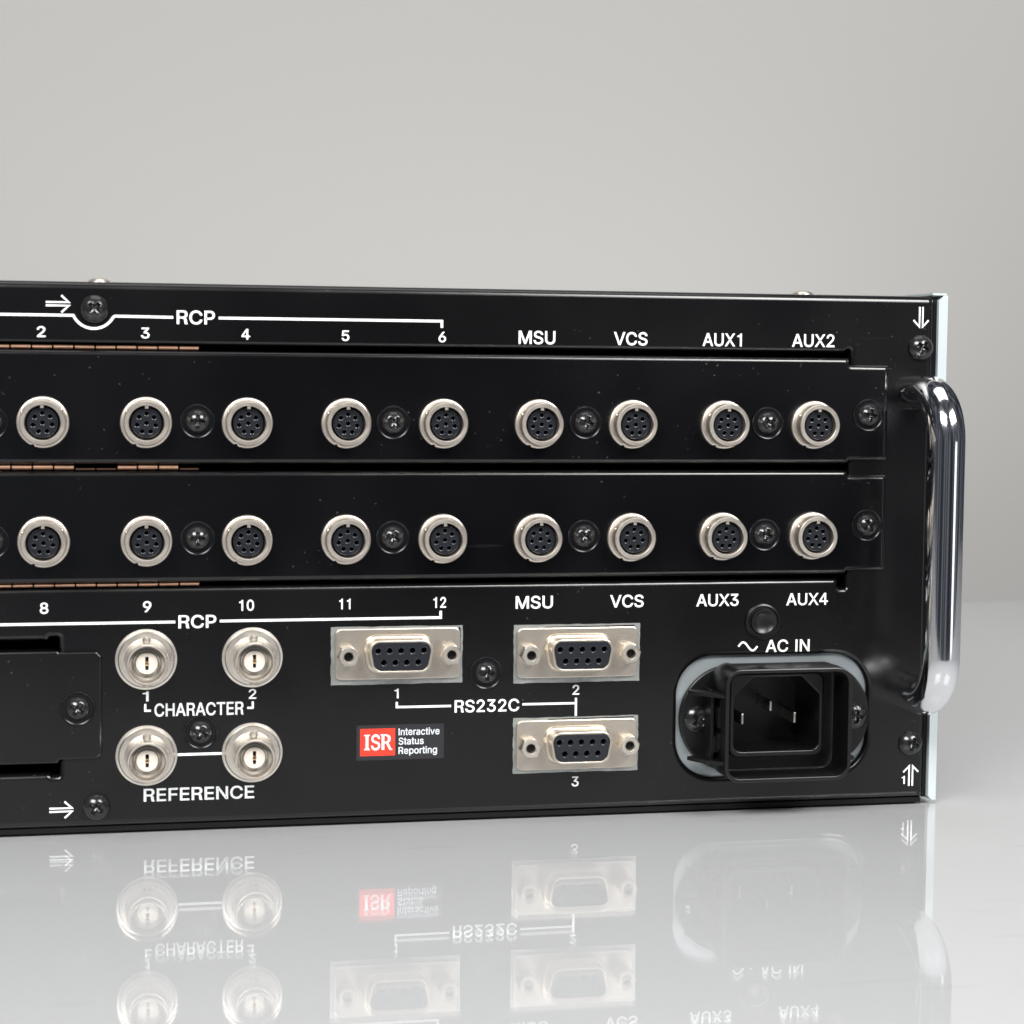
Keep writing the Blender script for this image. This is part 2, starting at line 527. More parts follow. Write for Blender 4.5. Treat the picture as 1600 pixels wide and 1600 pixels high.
# ------------------------------------------------------------------ lettering (own outlines, 1/1000 em, cap height -12..521)
GLYPHS = {'0':(453,[[227,-19,188,-15,154,-4,123,14,96,40,74,72,57,109,45,152,38,201,36,254,38,307,46,356,58,399,75,437,97,468,123,494,154,513,189,524,227,528,265,524,300,513,330,494,357,468,378,437,395,399,408,356,415,307,417,254,415,201,408,152,396,109,379,72,357,40,331,14,300,-4,265,-15],[227,62,257,67,282,83,303,109,319,147,326,178,330,214,332,254,330,294,326,330,319,361,303,399,282,426,257,442,227,447,196,442,171,426,150,399,135,361,127,330,123,294,121,254,123,214,127,178,135,147,150,109,171,83,196,67]]),'1':(453,[[300,-12,212,-12,212,372,95,372,95,432,150,440,195,462,222,495,232,521,300,521]]),'2':(453,[[52,-12,52,52,225,237,273,290,300,332,306,351,308,371,305,394,297,412,285,427,268,438,247,445,224,447,199,445,178,437,162,424,149,408,142,387,138,350,52,350,59,408,76,448,102,482,137,507,179,522,225,528,271,523,312,507,346,483,371,452,388,414,393,373,390,342,382,313,368,284,345,251,276,171,170,68,401,68,401,-12]]),'3':(453,[[218,-19,171,-15,128,-1,90,20,60,50,40,87,29,144,119,144,126,112,136,95,151,81,170,70,193,64,218,62,246,64,270,72,290,84,305,100,314,120,317,145,314,169,306,190,291,208,269,223,240,232,201,236,145,236,145,304,269,440,58,440,58,521,384,521,384,456,205,262,199,301,265,300,313,287,352,262,381,229,399,189,405,145,399,100,381,59,352,26,314,2,269,-14]]),'4':(453,[[255,-12,340,-12,340,112,425,112,425,186,340,186,340,521,245,521,28,190,28,112,255,112],[255,186,112,186,255,400]]),'5':(453,[[221,-19,176,-14,135,0,100,23,73,53,55,89,45,142,132,142,139,113,148,96,161,82,178,71,199,64,221,62,247,65,270,75,289,90,303,110,313,134,316,162,312,190,303,215,288,236,268,252,245,261,218,265,171,257,151,248,131,233,54,242,85,521,378,521,378,440,161,440,145,319,149,325,174,336,201,343,230,346,265,342,298,332,328,316,354,294,375,267,390,235,400,201,403,163,397,114,379,70,351,33,315,5,271,-13]]),'6':(453,[[226,-19,179,-13,136,4,101,32,74,69,57,113,51,162,56,202,68,243,83,274,102,308,127,347,246,521,342,519,157,249,126,251,157,297,191,318,234,326,281,321,322,305,355,280,380,246,396,204,401,157,395,109,378,67,351,31,316,4,274,-13],[226,61,251,64,272,73,290,88,304,107,312,130,315,157,312,184,304,208,290,227,272,241,251,250,226,253,201,250,180,241,162,227,149,208,140,185,137,158,140,131,149,107,162,88,180,73,202,64]]),'8':(453,[[226,-19,175,-14,130,0,93,24,64,55,46,93,40,135,43,169,54,200,71,228,94,250,120,267,135,266,112,272,83,301,64,338,58,380,64,421,80,456,106,486,140,509,181,523,226,528,271,523,311,509,345,486,372,456,388,421,394,380,388,338,369,301,340,272,319,267,333,267,359,250,381,228,398,200,409,169,413,135,407,93,388,55,360,24,322,0,277,-14],[226,61,256,64,280,71,299,83,313,98,322,117,325,139,321,162,312,182,297,199,277,212,254,220,226,223,199,220,175,212,155,199,140,182,131,162,128,139,130,117,139,98,153,83,172,71,197,64],[226,302,249,304,269,311,285,322,297,337,304,355,307,376,305,396,297,414,286,428,270,439,250,445,226,448,203,445,183,439,167,428,155,414,147,396,145,376,147,355,155,337,167,322,183,311,203,304]]),'9':(453,[[226,528,274,522,316,504,352,477,379,440,395,396,401,347,397,307,384,265,370,235,350,200,325,162,207,-12,111,-10,295,260,326,257,296,212,261,190,218,182,172,188,131,203,98,229,72,263,57,304,51,352,57,400,74,442,101,478,137,505,179,522],[226,448,202,445,180,436,163,421,149,402,140,378,137,352,140,325,149,301,163,282,180,268,202,259,226,256,251,259,272,268,290,282,304,301,312,324,315,350,312,378,304,402,290,421,272,436,251,445]]),'A':(480,[[0,-12,95,-12,143,122,337,122,385,-12,480,-12,288,521,192,521],[170,196,240,400,310,196]]),'C':(510,[[267,-19,223,-15,182,-4,144,15,110,40,82,72,59,110,42,153,32,201,28,254,32,307,42,355,59,398,82,436,110,468,144,494,182,513,223,524,267,528,307,525,344,516,379,501,410,481,436,455,458,424,475,389,488,336,399,336,390,368,380,387,350,418,312,437,267,444,226,438,190,422,160,395,136,358,125,328,118,294,115,254,118,215,125,180,136,150,160,113,190,87,227,70,267,65,312,72,350,90,379,121,400,172,488,172,475,119,459,85,437,54,410,28,379,8,344,-7,307,-16]]),'E':(419,[[48,-12,48,521,384,521,384,440,137,440,137,298,367,298,367,217,137,217,137,69,387,69,387,-12]]),'F':(410,[[48,-12,48,521,381,521,381,440,137,440,137,290,358,290,358,209,137,209,137,-12]]),'H':(517,[[48,-12,48,521,137,521,137,301,380,301,380,521,469,521,469,-12,380,-12,380,220,137,220,137,-12]]),'I':(186,[[48,-12,138,-12,138,521,48,521]]),'M':(628,[[48,-12,48,521,160,521,288,191,299,163,311,126,323,87,338,37,291,37,306,86,319,125,331,162,341,191,468,521,580,521,580,-12,492,-12,492,291,492,327,493,369,494,413,495,469,529,469,509,406,493,359,479,318,467,287,350,-12,278,-12,159,287,148,317,134,357,118,404,95,469,130,469,132,416,133,372,134,329,134,291,134,-12]]),'N':(523,[[48,-12,48,521,143,521,353,189,373,157,398,112,432,46,394,40,389,108,387,157,387,195,387,521,475,521,475,-12,380,-12,192,284,167,325,138,375,88,461,131,468,134,384,136,328,137,291,137,-12]]),'P':(445,[[48,-12,48,521,236,521,292,515,338,498,375,471,400,435,416,394,421,348,416,302,400,260,375,224,338,197,292,179,236,174,97,174,97,254,232,254,266,258,291,267,310,281,322,299,330,322,332,348,330,374,322,396,310,414,291,428,266,437,232,440,137,440,137,-12]]),'R':(465,[[48,-12,140,-12,140,205,255,205,296,192,312,140,318,40,335,-12,437,-12,437,5,415,40,408,140,393,200,345,240,395,265,425,310,432,365,425,430,392,485,345,512,275,521,48,521],[140,280,140,445,265,445,310,435,335,405,338,362,330,320,305,290,265,280]]),'S':(447,[[223,-21,170,-16,123,-2,84,22,54,53,35,92,24,149,114,149,122,114,133,95,149,81,171,70,196,63,224,61,254,64,281,71,303,83,320,99,330,118,333,139,331,157,323,171,309,183,291,194,241,211,180,228,140,242,106,259,77,281,49,321,40,372,46,416,65,455,95,486,133,509,177,523,227,528,277,523,321,509,358,486,387,456,406,419,415,366,329,366,316,406,295,427,264,442,225,446,196,444,172,437,153,425,139,411,130,394,127,376,130,357,140,342,155,329,174,319,216,305,268,291,316,275,366,247,388,228,405,203,417,174,420,138,415,96,397,57,368,24,329,0,297,-12,262,-19]]),'T':(449,[[20,440,20,521,429,521,429,440,269,440,269,-12,181,-12,181,440]]),'U':(517,[[259,-20,219,-17,182,-9,148,5,106,34,74,74,55,121,48,172,48,521,136,521,136,179,140,147,151,119,169,96,193,79,223,67,259,64,295,67,325,79,349,96,366,119,377,147,381,179,381,521,469,521,469,172,463,121,443,74,411,34,369,5,336,-9,299,-17]]),'V':(480,[[195,-12,-1,521,93,521,204,210,227,141,264,19,218,19,256,142,278,210,386,521,480,521,286,-12]]),'X':(474,[[-2,-10,221,298,221,223,10,519,110,521,188,407,214,368,234,335,264,280,212,280,242,335,262,368,288,407,367,521,466,519,254,225,255,300,476,-10,375,-12,282,123,258,159,239,189,210,243,265,243,236,190,216,159,192,123,98,-12]]),'a':(389,[[160,-21,123,-17,89,-6,60,12,37,38,23,70,18,108,22,141,33,167,50,188,72,204,122,222,176,232,231,239,259,246,262,249,263,255,261,276,256,291,247,302,234,311,217,317,196,319,173,317,154,311,126,292,105,260,24,284,47,329,71,355,99,374,129,387,162,394,194,396,242,391,292,371,315,352,333,326,345,292,349,252,349,-12,265,-12,265,40,278,40,260,16,220,-10,192,-18],[171,58,199,61,222,69,240,83,253,99,261,118,264,139,264,171,263,171,233,164,202,159,178,156,138,147,123,140,113,131,106,120,104,105,106,91,112,79,121,70,134,64]]),'c':(396,[[207,-20,156,-14,110,6,73,38,45,79,32,113,25,148,22,187,25,227,32,263,45,297,73,338,110,370,156,390,207,397,263,389,312,366,350,329,379,269,296,248,280,282,263,301,238,313,207,318,177,313,152,300,134,280,120,254,111,222,108,187,111,153,120,122,133,96,152,76,177,63,207,59,239,63,263,76,281,95,297,131,379,111,365,73,351,49,313,11,264,-12]]),'e':(404,[[212,-20,157,-14,111,6,73,38,45,79,32,112,25,148,22,187,25,226,32,262,45,295,72,337,108,370,154,390,205,396,238,394,270,385,300,371,328,350,351,321,368,286,380,244,383,194,383,157,63,157,63,233,351,225,299,181,295,235,287,264,273,287,256,304,233,314,205,318,177,314,153,303,134,286,120,264,111,239,108,210,108,178,111,141,121,112,137,89,157,72,182,62,212,58,249,64,277,81,300,119,382,99,364,57,344,31,318,9,287,-7,251,-17]]),'g':(425,[[207,-163,166,-160,130,-151,99,-137,74,-119,55,-98,34,-65,104,-25,130,-57,160,-77,180,-83,207,-85,245,-80,274,-66,293,-42,299,-5,299,56,312,56,295,33,258,5,229,-4,195,-7,148,-1,106,16,71,45,44,85,32,116,25,152,22,191,25,230,32,266,44,299,71,340,106,371,148,390,196,397,231,393,259,384,297,354,314,331,301,331,301,391,384,391,384,-10,379,-57,360,-97,332,-127,295,-147,253,-159],[205,71,234,75,257,85,275,102,289,126,297,156,300,193,297,229,289,259,275,284,257,302,234,314,205,318,176,314,152,302,134,283,120,258,111,227,108,193,111,157,120,127,134,103,152,86,176,75]]),'i':(167,[[41,-12,41,391,126,391,126,-12],[84,431,63,434,45,446,33,463,29,483,33,504,45,521,63,532,84,536,105,532,122,521,134,504,139,483,134,463,122,446,105,434]]),'n':(410,[[126,226,126,-12,41,-12,41,391,124,391,124,275,83,275,114,339,145,372,184,390,227,397,266,392,301,379,330,357,351,326,365,287,369,241,369,-12,284,-12,284,234,279,271,264,296,241,312,210,317,187,314,167,307,150,294,137,277,129,254]]),'o':(415,[[207,-20,156,-14,110,6,73,38,45,79,32,113,25,148,22,187,25,227,32,263,45,297,73,338,110,370,156,390,207,397,259,390,305,370,342,338,370,297,383,263,391,227,393,187,391,148,383,113,370,79,342,38,305,6,259,-14],[207,59,238,63,263,76,282,96,296,122,304,153,307,187,304,222,296,254,282,280,263,300,238,313,207,318,177,313,152,300,134,280,120,254,111,222,108,187,111,153,120,122,133,96,152,76,177,63]]),'p':(424,[[41,-155,41,391,124,391,124,331,112,331,128,354,166,383,194,393,229,397,277,390,320,371,355,339,381,298,393,265,400,228,402,189,400,149,393,113,381,79,355,38,320,6,278,-14,230,-20,195,-17,167,-7,129,23,112,47,126,47,126,-155],[220,59,249,63,272,75,291,95,305,121,313,153,316,189,313,225,305,257,291,282,273,302,249,314,220,318,191,314,168,302,150,284,136,258,128,227,125,189,128,152,136,120,150,94,169,75,192,63]]),'r':(259,[[41,-12,41,391,124,391,116,335,121,355,146,377,177,392,212,397,230,396,255,395,255,308,229,312,207,314,184,311,165,304,148,292,136,277,128,259,126,236,126,-12]]),'s':(365,[[182,-20,143,-17,108,-8,77,8,53,30,34,58,20,103,101,120,115,86,131,70,153,61,181,57,214,61,237,72,251,87,256,103,253,116,246,127,231,136,209,143,146,158,99,175,63,200,42,233,35,274,40,308,55,339,79,363,110,381,147,393,187,396,225,393,259,384,286,368,308,347,325,322,340,281,261,263,248,291,235,306,216,317,187,320,160,317,138,307,125,293,121,277,124,263,132,252,148,243,175,235,233,221,280,204,315,180,336,147,343,107,338,71,322,40,297,14,265,-5,226,-16]]),'t':(228,[[62,505,62,391,0,391,0,322,62,322,62,90,72,25,110,-8,160,-14,218,-8,218,62,180,58,155,68,150,100,150,322,222,322,222,391,150,391,150,505]]),'u':(410,[[182,-17,144,-13,109,0,80,22,58,53,45,92,41,138,41,391,126,391,126,145,131,109,146,83,169,68,200,62,223,65,243,73,260,85,273,103,281,125,284,153,284,391,369,391,369,-12,286,-12,286,104,326,104,296,40,264,7,226,-11]]),'v':(389,[[154,-12,0,391,93,391,177,159,198,90,221,9,168,9,191,90,213,159,296,391,389,391,235,-12]])}


def lettering(mb, s, x0, x1, zb, h, y):
    """Fill the string so that its ink spans x0..x1 and its capitals stand h high on zb."""
    adv = 0
    L = []
    lo, hi = 1e9, -1e9
    for ch in s:
        if ch == " ":
            adv += 240
            continue
        w, loops = GLYPHS[ch]
        loops = [[(q[i] + adv, q[i + 1]) for i in range(0, len(q), 2)] for q in loops]
        for q in loops:
            for p in q:
                lo = min(lo, p[0])
                hi = max(hi, p[0])
        L.append(loops)
        adv += w
    sx = (x1 - x0) / (hi - lo)
    sz = h / 533.0
    for loops in L:
        loops = [[(x0 + (p[0] - lo) * sx, zb + (p[1] + 12) * sz) for p in q] for q in loops]
        if len(loops) > 1:                       # separate outers (the dot of an i) from holes
            outs = []
            for q in sorted(loops, key=lambda q: -abs(area2(q))):
                for o in outs:
                    xs = [p[0] for p in o[0]]
                    zs = [p[1] for p in o[0]]
                    if min(xs) < q[0][0] < max(xs) and min(zs) < q[0][1] < max(zs):
                        o.append(q)
                        break
                else:
                    outs.append([q])
            for o in outs:
                flat(mb, o, y)
        else:
            flat(mb, loops, y)


# ------------------------------------------------------------------ setting
def structure(o):
    o["kind"] = "structure"
    return o


t = MB()
box(t, -900, 900, -218, 432, -20, -0.66)
structure(t.build("table_surface", M["table"], smooth=0))
t = MB()
ids = [t.vert(x, y, 0) for x, y in ((-900, -218), (900, -218), (900, 432), (-900, 432))]
t.face(ids)
structure(t.build("clear_sheet", M["clear"], smooth=0))
t = MB()
prof = [(655, -400), (652, -100), (650, 300), (650, 1000)]
rows = [[t.vert(x, y, z) for y, z in prof] for x in (-1000, 620)]
for i in range(len(prof) - 1):
    t.face((rows[0][i], rows[1][i], rows[1][i + 1], rows[0][i + 1]))
structure(t.build("backdrop", M["paper"], smooth=60))

# ------------------------------------------------------------------ the rack unit
unit = bpy.data.objects.new("rack_unit", None)
COL.objects.link(unit)
unit["label"] = "black rack-mount video unit seen from behind with rows of round sockets and chrome handle"
unit["category"] = "rack unit"

XL, XR, H = -306.0, 117.2, 129.7
# rear panel: one folded sheet with the openings cut into it
outer = rpoly([(XL, 1.3), (XR, 1.3), (XR, H), (XL, H)], [0.5] * 4, 3)
slot = rpoly([(-292, 58.3), (92.8, 58.3), (92.8, 55.8), (94.9, 55.8), (94.9, 115.9), (93.4, 115.9), (93.4, 115.15), (-292, 115.15)], [0.4] * 8, 2)
bay = rpoly([(-292, 14.4), (-292, 45.9), (-102.1, 45.9), (-102.1, 46.6), (-99.9, 46.6), (-99.9, 13.9), (-102.1, 13.9), (-102.1, 14.4)][::-1], [0.3] * 8, 2)
cut = rrect(50.9, 101.2, 8.5, 39.0, 9.6, 12)
p = MB()
prism(p, [outer, slot, bay, cut], 0, 10, 1.7, 5, hole_r=1.3, hole_y1=8)
panel = p.build("rear_panel", M["panel"], unit)

# chassis behind it
p = MB()
box(p, XL + 0.6, XR - 0.5, 1.0, 350, 0.05, 1.25)
box(p, XL, XR, 10.2, 350, 128.8, 129.5)
box(p, XL, XL + 1.0, 10.3, 350, 1.3, 128.7)
box(p, XL + 1.2, XR - 0.3, 26, 349, 1.4, 128.6)  # solid dark block added inside so the panel gaps look black
p.build("chassis", M["inner"], unit, smooth=0)

# right side plate, zinc, with clipped inner corners
p = MB()
pl = [(118.4, 1.6), (119.4, 0.5), (120.6, 0.5), (120.6, 129.9), (119.6, 129.9), (118.2, 128.5)]
prism(p, [pl], 0.0, 350, 0.12, 2, back=True)
box(p, 116.6, 120.4, 0.35, 350, 130.0, 130.55)
p.build("side_plate", M["zinc"], unit)
p = MB()
box(p, XR + 0.05, 118.15, 1.2, 349, 1.2, 129.2)  # dark filler standing in for the shade between panel and side plate
p.build("side_gap_shade", M["inner"], unit, smooth=0)

# module plates
PLATES = []
for zt, zb, et, eb in ((113.9, 87.35, 112.1, 88.1), (85.65, 59.45, 84.4, 60.2)):
    p = MB()
    o = rpoly([(-294, zb), (94.2, zb), (94.6, eb), (104.9, eb), (104.9, et), (94.6, et), (94.2, zt), (-294, zt)], [0.3, 0.3, 0.1, 0.35, 0.35, 0.1, 0.3, 0.3], 2)
    prism(p, [o], -1.0, 0.3, 1.15, 5)
    # folded flanges that run into the slot
    box(p, -290, 94.0, -0.1, 8, zb + 0.01, zb + 0.9)
    box(p, -290, 94.0, -0.1, 8, zt - 0.9, zt - 0.01)
    PLATES.append(p.build("module_plate", M["plate"], unit))
p = MB()
o = rpoly([(-296, 17.0), (-100.2, 17.0), (-99.9, 17.8), (-91.2, 17.8), (-90.1, 18.9), (-90.1, 42.2), (-91.2, 43.3), (-99.9, 43.3), (-100.2, 43.6), (-296, 43.6)], 0.1, 2)
prism(p, [o], -1.0, -0.02, 0.5, 3)
box(p, -290, -100.5, -0.1, 8, 17.02, 17.9)
box(p, -290, -100.5, -0.1, 8, 42.7, 43.58)
p.build("cover_plate", M["panel"], unit)

# copper finger strips that seal the gaps
for z_mid, h_mid, tilt in ((114.45, 0.5, 0), (86.5, 0.62, 1), (58.9, 0.42, 0)):
    p = MB()
    k = 0
    x = -67.4
    while x > -290:
        a = random.uniform(-0.10, 0.10)
        zc, hh = z_mid, h_mid
        if tilt and k % 11 in (0, 4, 5):          # dark fingers cut down to a sliver, imitating their lit lower edge
            zc, hh, a = z_mid - 0.38, 0.24, 0.0
        x0, x1 = x - 4.38, x
        n = 6
        pr = []
        for q in range(n + 1):
            s = -1 + 2 * q / n
            yy, zz = -0.55 * (1 - s * s), s * hh
            yy += a * 0.9 * (s + 1)
            pr.append((yy + 0.15, zc + zz))
        ra = [p.vert(x0, yy, zz) for yy, zz in pr]
        rb = [p.vert(x1, yy, zz) for yy, zz in pr]
        for q in range(n):
            p.face((ra[q], rb[q], rb[q + 1], ra[q + 1]))
        x -= 4.80
        k += 1
    p.build("gasket_strip", M["copper"], unit, smooth=60)

# ------------------------------------------------------------------ round eight-pole sockets
def socket_proto():
    p = MB()
    rim = []
    for i in range(72):
        a = 2 * math.pi * i / 72
        d = abs((math.degrees(a) - 246 + 180) % 360 - 180)
        rim.append(((6.0 - (0.42 if d < 4 else 0)) * math.cos(a), (6.0 - (0.42 if d < 4 else 0)) * math.sin(a)))
    prism(p, [rim, circ(0, 0, 5.1, 48)], -0.95, 0.0, 0.45, 3, hole_r=0)
    lathe(p, [(3.9, -0.6), (4.05, -4.1), (4.1, -4.75), (4.25, -4.9), (4.98, -4.9), (5.15, -4.75), (5.2, -4.55), (5.22, -0.9), (5.5, -0.85)], 64)
    for ang in (33, 152):
        a = math.radians(ang)
        for ring in range(1):
            lathe_bump(p, 5.2 * math.cos(a), -2.9, 5.2 * math.sin(a), 0.42)
    box(p, -0.38, 0.38, -4.62, -1.2, 3.35, 4.12)
    s = p.build("round_socket", M["nickel"], unit)
    p = MB()
    holes = [(0, 0)] + [(2.2 * math.cos(math.radians(90 + 360 / 7 * k)), 2.2 * math.sin(math.radians(90 + 360 / 7 * k))) for k in range(7)]
    prism(p, [circ(0, 0, 3.55, 48)] + [circ(hx, hz, 0.50, 14) for hx, hz in holes], -3.7, -0.7, 0.15, 2, hole_r=0.16, hole_y1=-1.2)
    p.mi = 1
    lathe(p, [(4.0, -0.72), (0, -0.72)], 32)
    p.build("contact_insert", [M["insert"], M["hole"]], s)
    return s


def lathe_bump(mb, cx, cy, cz, r):
    n, m = 10, 6
    rows = []
    for i in range(m + 1):
        th = math.pi * i / m
        rows.append([mb.vert(cx + r * math.sin(th) * math.cos(2 * math.pi * k / n), cy + r * math.cos(th), cz + r * math.sin(th) * math.sin(2 * math.pi * k / n)) for k in range(n)])
    for i in range(m):
        for k in range(n):
            j = (k + 1) % n
            mb.face((rows[i][k], rows[i][j], rows[i + 1][j], rows[i + 1][k]))


PITCH = 23.514
sock = socket_proto()
first = True
for zc in (97.1, 69.27):
    for i in range(-1, 9):
        loc = (-103.13 + PITCH * i, -1.0, zc)
        if first:
            sock.location = Vector(loc) * MM
            first = False
        else:
            copy_tree(sock, unit, loc, random.uniform(-0.03, 0.03))


# ------------------------------------------------------------------ cross-head screws
def head_mesh(name, R, hgt, slot_w, slot_l):
    p = MB()
    n, m = 56, 18
    rings = []
    Rs = (R * R + hgt * hgt) / (2 * hgt)

    def height(x, z):
        r2 = x * x + z * z
        h = math.sqrt(max(Rs * Rs - r2, 0)) - (Rs - hgt)
        h = min(h, hgt * 0.93)
        d = 0
        for u, v in ((x, z), (z, x)):
            e = min((slot_w - abs(u)) / 0.16, (slot_l - abs(v)) / 0.35)
            d = max(d, min(max(e, 0), 1))
        core = max(0, 1 - math.sqrt(r2) / slot_l)
        return h - d * (0.55 + 0.9 * core) * hgt * 0.6
    ctr = p.vert(0, -height(0, 0), 0)
    prev = None
    for q in range(1, m + 1):
        r = R * q / m
        ids = []
        for i in range(n):
            a = 2 * math.pi * i / n
            x, z = r * math.cos(a), r * math.sin(a)
            ids.append(p.vert(x, -height(x, z) - 0.45, z))
        if prev is None:
            for i in range(n):
                p.face((ctr, ids[i], ids[(i + 1) % n]))
        else:
            for i in range(n):
                j = (i + 1) % n
                p.face((prev[i], ids[i], ids[j], prev[j]))
        prev = ids
    p.v[ctr] = (0, p.v[ctr][1] - 0.45 * MM, 0)
    base = [p.vert(R * 0.98 * math.cos(2 * math.pi * i / n), 0, R * 0.98 * math.sin(2 * math.pi * i / n)) for i in range(n)]
    for i in range(n):
        j = (i + 1) % n
        p.face((prev[i], base[i], base[j], prev[j]))
    return p


def washer_part(parent, r, rin):
    p = MB()
    lathe(p, [(rin, -0.16), (r - 0.62, -0.16), (r - 0.30, -0.42), (r - 0.12, -0.44), (r, -0.3), (r, 0.0)], 48)
    return p.build("washer", M["washer"], parent)


ws = head_mesh("screw", 2.85, 1.7, 0.47, 1.75).build("screw", M["screw"], unit, smooth=30)
washer_part(ws, 4.1, 2.5)
ss = head_mesh("screw", 3.2, 1.75, 0.5, 1.75).build("screw", M["screw"], unit, smooth=30)
ROT = [0.05, 0.75, 0.28, 0.9, 0.15, 0.4, 0.02, 0.5, 0.7, 0.33, 1.1, 0.2, 0.6, 0.45]
washered = [(-67.72, -1, 97.4), (-21.25, -1, 97.3), (26.2, -1, 97.45), (72.9, -1, 97.5), (99.5, -1, 99.6), (-115.0, -1, 96.9),
            (-67.74, -1, 69.8), (-21.26, -1, 69.65), (26.1, -1, 69.6), (72.6, -1, 69.6), (99.7, -1, 71.8), (-114.9, -1, 69.4),
            (-95.64, -1, 29.95), (-67.06, 0, 23.36), (2.13, 0, 36.13)]
for i, l in enumerate(washered):
    if i == 0:
        ws.location = Vector(l) * MM
        ws.rotation_euler = (0, ROT[0], 0)
    else:
        copy_tree(ws, unit, l, ROT[i % len(ROT)])
for i, l in enumerate([(-91.3, 0, 123.4), (113.5, 0, 116.7), (-91.45, 0, 6.2), (113.2, 0, 15.5)]):
    if i == 0:
        ss.location = Vector(l) * MM
        ss.rotation_euler = (0, 0.78, 0)
    else:
        copy_tree(ss, unit, l, (0, 0.55, 0.62, 0.3)[i])
# bright screw heads on the top cover
p = MB()
prof = [(0, -1.25), (1.0, -1.22), (2.0, -0.95), (2.6, -0.5), (2.8, 0.0)]
lathe(p, prof, 32)
ts = p.build("top_screw", M["bright"], unit)
ts.rotation_euler = (-math.pi / 2, 0, 0)
ts.location = Vector((-90.2, 8, 129.75)) * MM
c = ts.copy()
COL.objects.link(c)
c.location = Vector((84.5, 8, 129.75)) * MM

# ------------------------------------------------------------------ coaxial bayonet sockets
def coax_proto():
    p = MB()
    lathe(p, [(3.1, -5.3), (4.12, -5.4), (4.2, -9.1), (4.35, -9.5), (4.6, -9.55), (4.82, -9.3), (4.85, -2.2), (5.2, -1.9), (5.25, -1.65), (6.35, -1.5), (6.6, -1.2), (6.65, -0.5), (7.2, -0.35), (7.25, 0.0)], 56)
    for s in (1, -1):
        m = MB()
        lathe(m, [(0, 0), (0.75, 0), (0.95, 0.2), (0.95, 1.2)], 16)
        for x, y, z in m.v:
            x, y, z = x / MM, y / MM, z / MM
            p.v.append((x * MM, (-4.2 + z * s) * MM, (s * (5.85 - y)) * MM))
        o = len(p.v) - len(m.v)
        for f in m.f:
            p.face([o + i for i in f])
    b = p.build("coax_socket", M["bright"], unit)
    p = MB()
    slot_l = rpoly([(-0.40, -1.6), (0.40, -1.6), (0.40, 1.6), (-0.40, 1.6)], 0.1, 2)
    lathe(p, [(2.45, -7.0), (2.58, -6.9), (2.75, -6.2), (3.15, -6.1), (3.2, -5.9), (3.25, -5.62), (4.1, -5.5)], 40)
    prism(p, [circ(0, 0, 2.46, 40), slot_l], -7.0, -6.9, 0.0, 1, hole_y1=-5.0)
    p.mi = 1
    box(p, -0.6, 0.6, -5.2, -4.9, -1.8, 1.8)
    p.build("insulator", [M["cream"], M["hole"]], b)
    p = MB()
    lathe(p, [(0.0, -6.2), (0.22, -6.3), (0.26, -6.92), (0.55, -7.02), (0.62, -6.8), (0.62, -5.2)], 18)
    p.build("centre_contact", M["gold"], b)
    return b


cx = coax_proto()
for i, (x, z) in enumerate(((-79.75, 41.12), (-54.8, 41.12), (-79.75, 18.15), (-54.8, 18.15))):
    if i == 0:
        cx.location = Vector((x, 0, z)) * MM
    else:
        copy_tree(cx, unit, (x, 0, z))

# ------------------------------------------------------------------ nine-pole serial ports
def dshape(wt, wb, h, r, n=7):
    return rpoly([(-wb, -h), (wb, -h), (wt, h), (-wt, h)], r, n)


def serial_proto():
    p = MB()
    prism(p, [rrect(-15.25, 15.25, -6.2, 6.2, 1.5), dshape(7.9, 6.7, 3.7, 2.2)], -0.85, -0.06, 0.25, 2, hole_r=0)
    prism(p, [dshape(9.0, 7.55, 4.75, 3.1), dshape(7.9, 6.6, 3.7, 2.2)], -1.9, -0.8, 0.95, 4, hole_r=0)
    prism(p, [dshape(8.15, 6.85, 3.98, 2.5), dshape(7.55, 6.3, 3.42, 2.0)], -6.0, -1.0, 0.22, 2, hole_r=0.12, hole_y1=-0.9)
    s = p.build("serial_port", M["tin"], unit)
    p = MB()
    holes = [(-5.54 + 2.77 * k, 1.42) for k in range(5)] + [(-4.155 + 2.77 * k, -1.42) for k in range(4)]
    prism(p, [dshape(7.5, 6.25, 3.38, 2.0)] + [circ(a, b, 0.66, 16) for a, b in holes], -5.75, -1.0, 0.15, 2, hole_r=0.22, hole_y1=-2.0)
    p.mi = 1
    flat(p, [dshape(7.4, 6.1, 3.3, 1.9)], -1.9)
    p.build("contact_insert", [M["insert"], M["hole"]], s)
    for x in (-12.5, 12.5):
        p = MB()
        hexa = [(2.62 * math.cos(math.radians(60 * k + 8)), 2.62 * math.sin(math.radians(60 * k + 8))) for k in range(6)]
        prism(p, [hexa, circ(0, 0, 1.9, 24)], -4.9, -0.8, 0.2, 2, hole_r=0)
        lathe(p, [(1.15, -1.0), (1.15, -5.0), (1.4, -5.3), (2.15, -5.3), (2.3, -5.15), (2.38, -4.8)], 28)
        p.mi = 1
        flat(p, [circ(0, 0, 1.15, 20)], -3.4)  # black disc imitates the darkness down the bore
        p.build("jackscrew", [M["bright"], M["hole"]], s, (x, 0, 0))
    return s


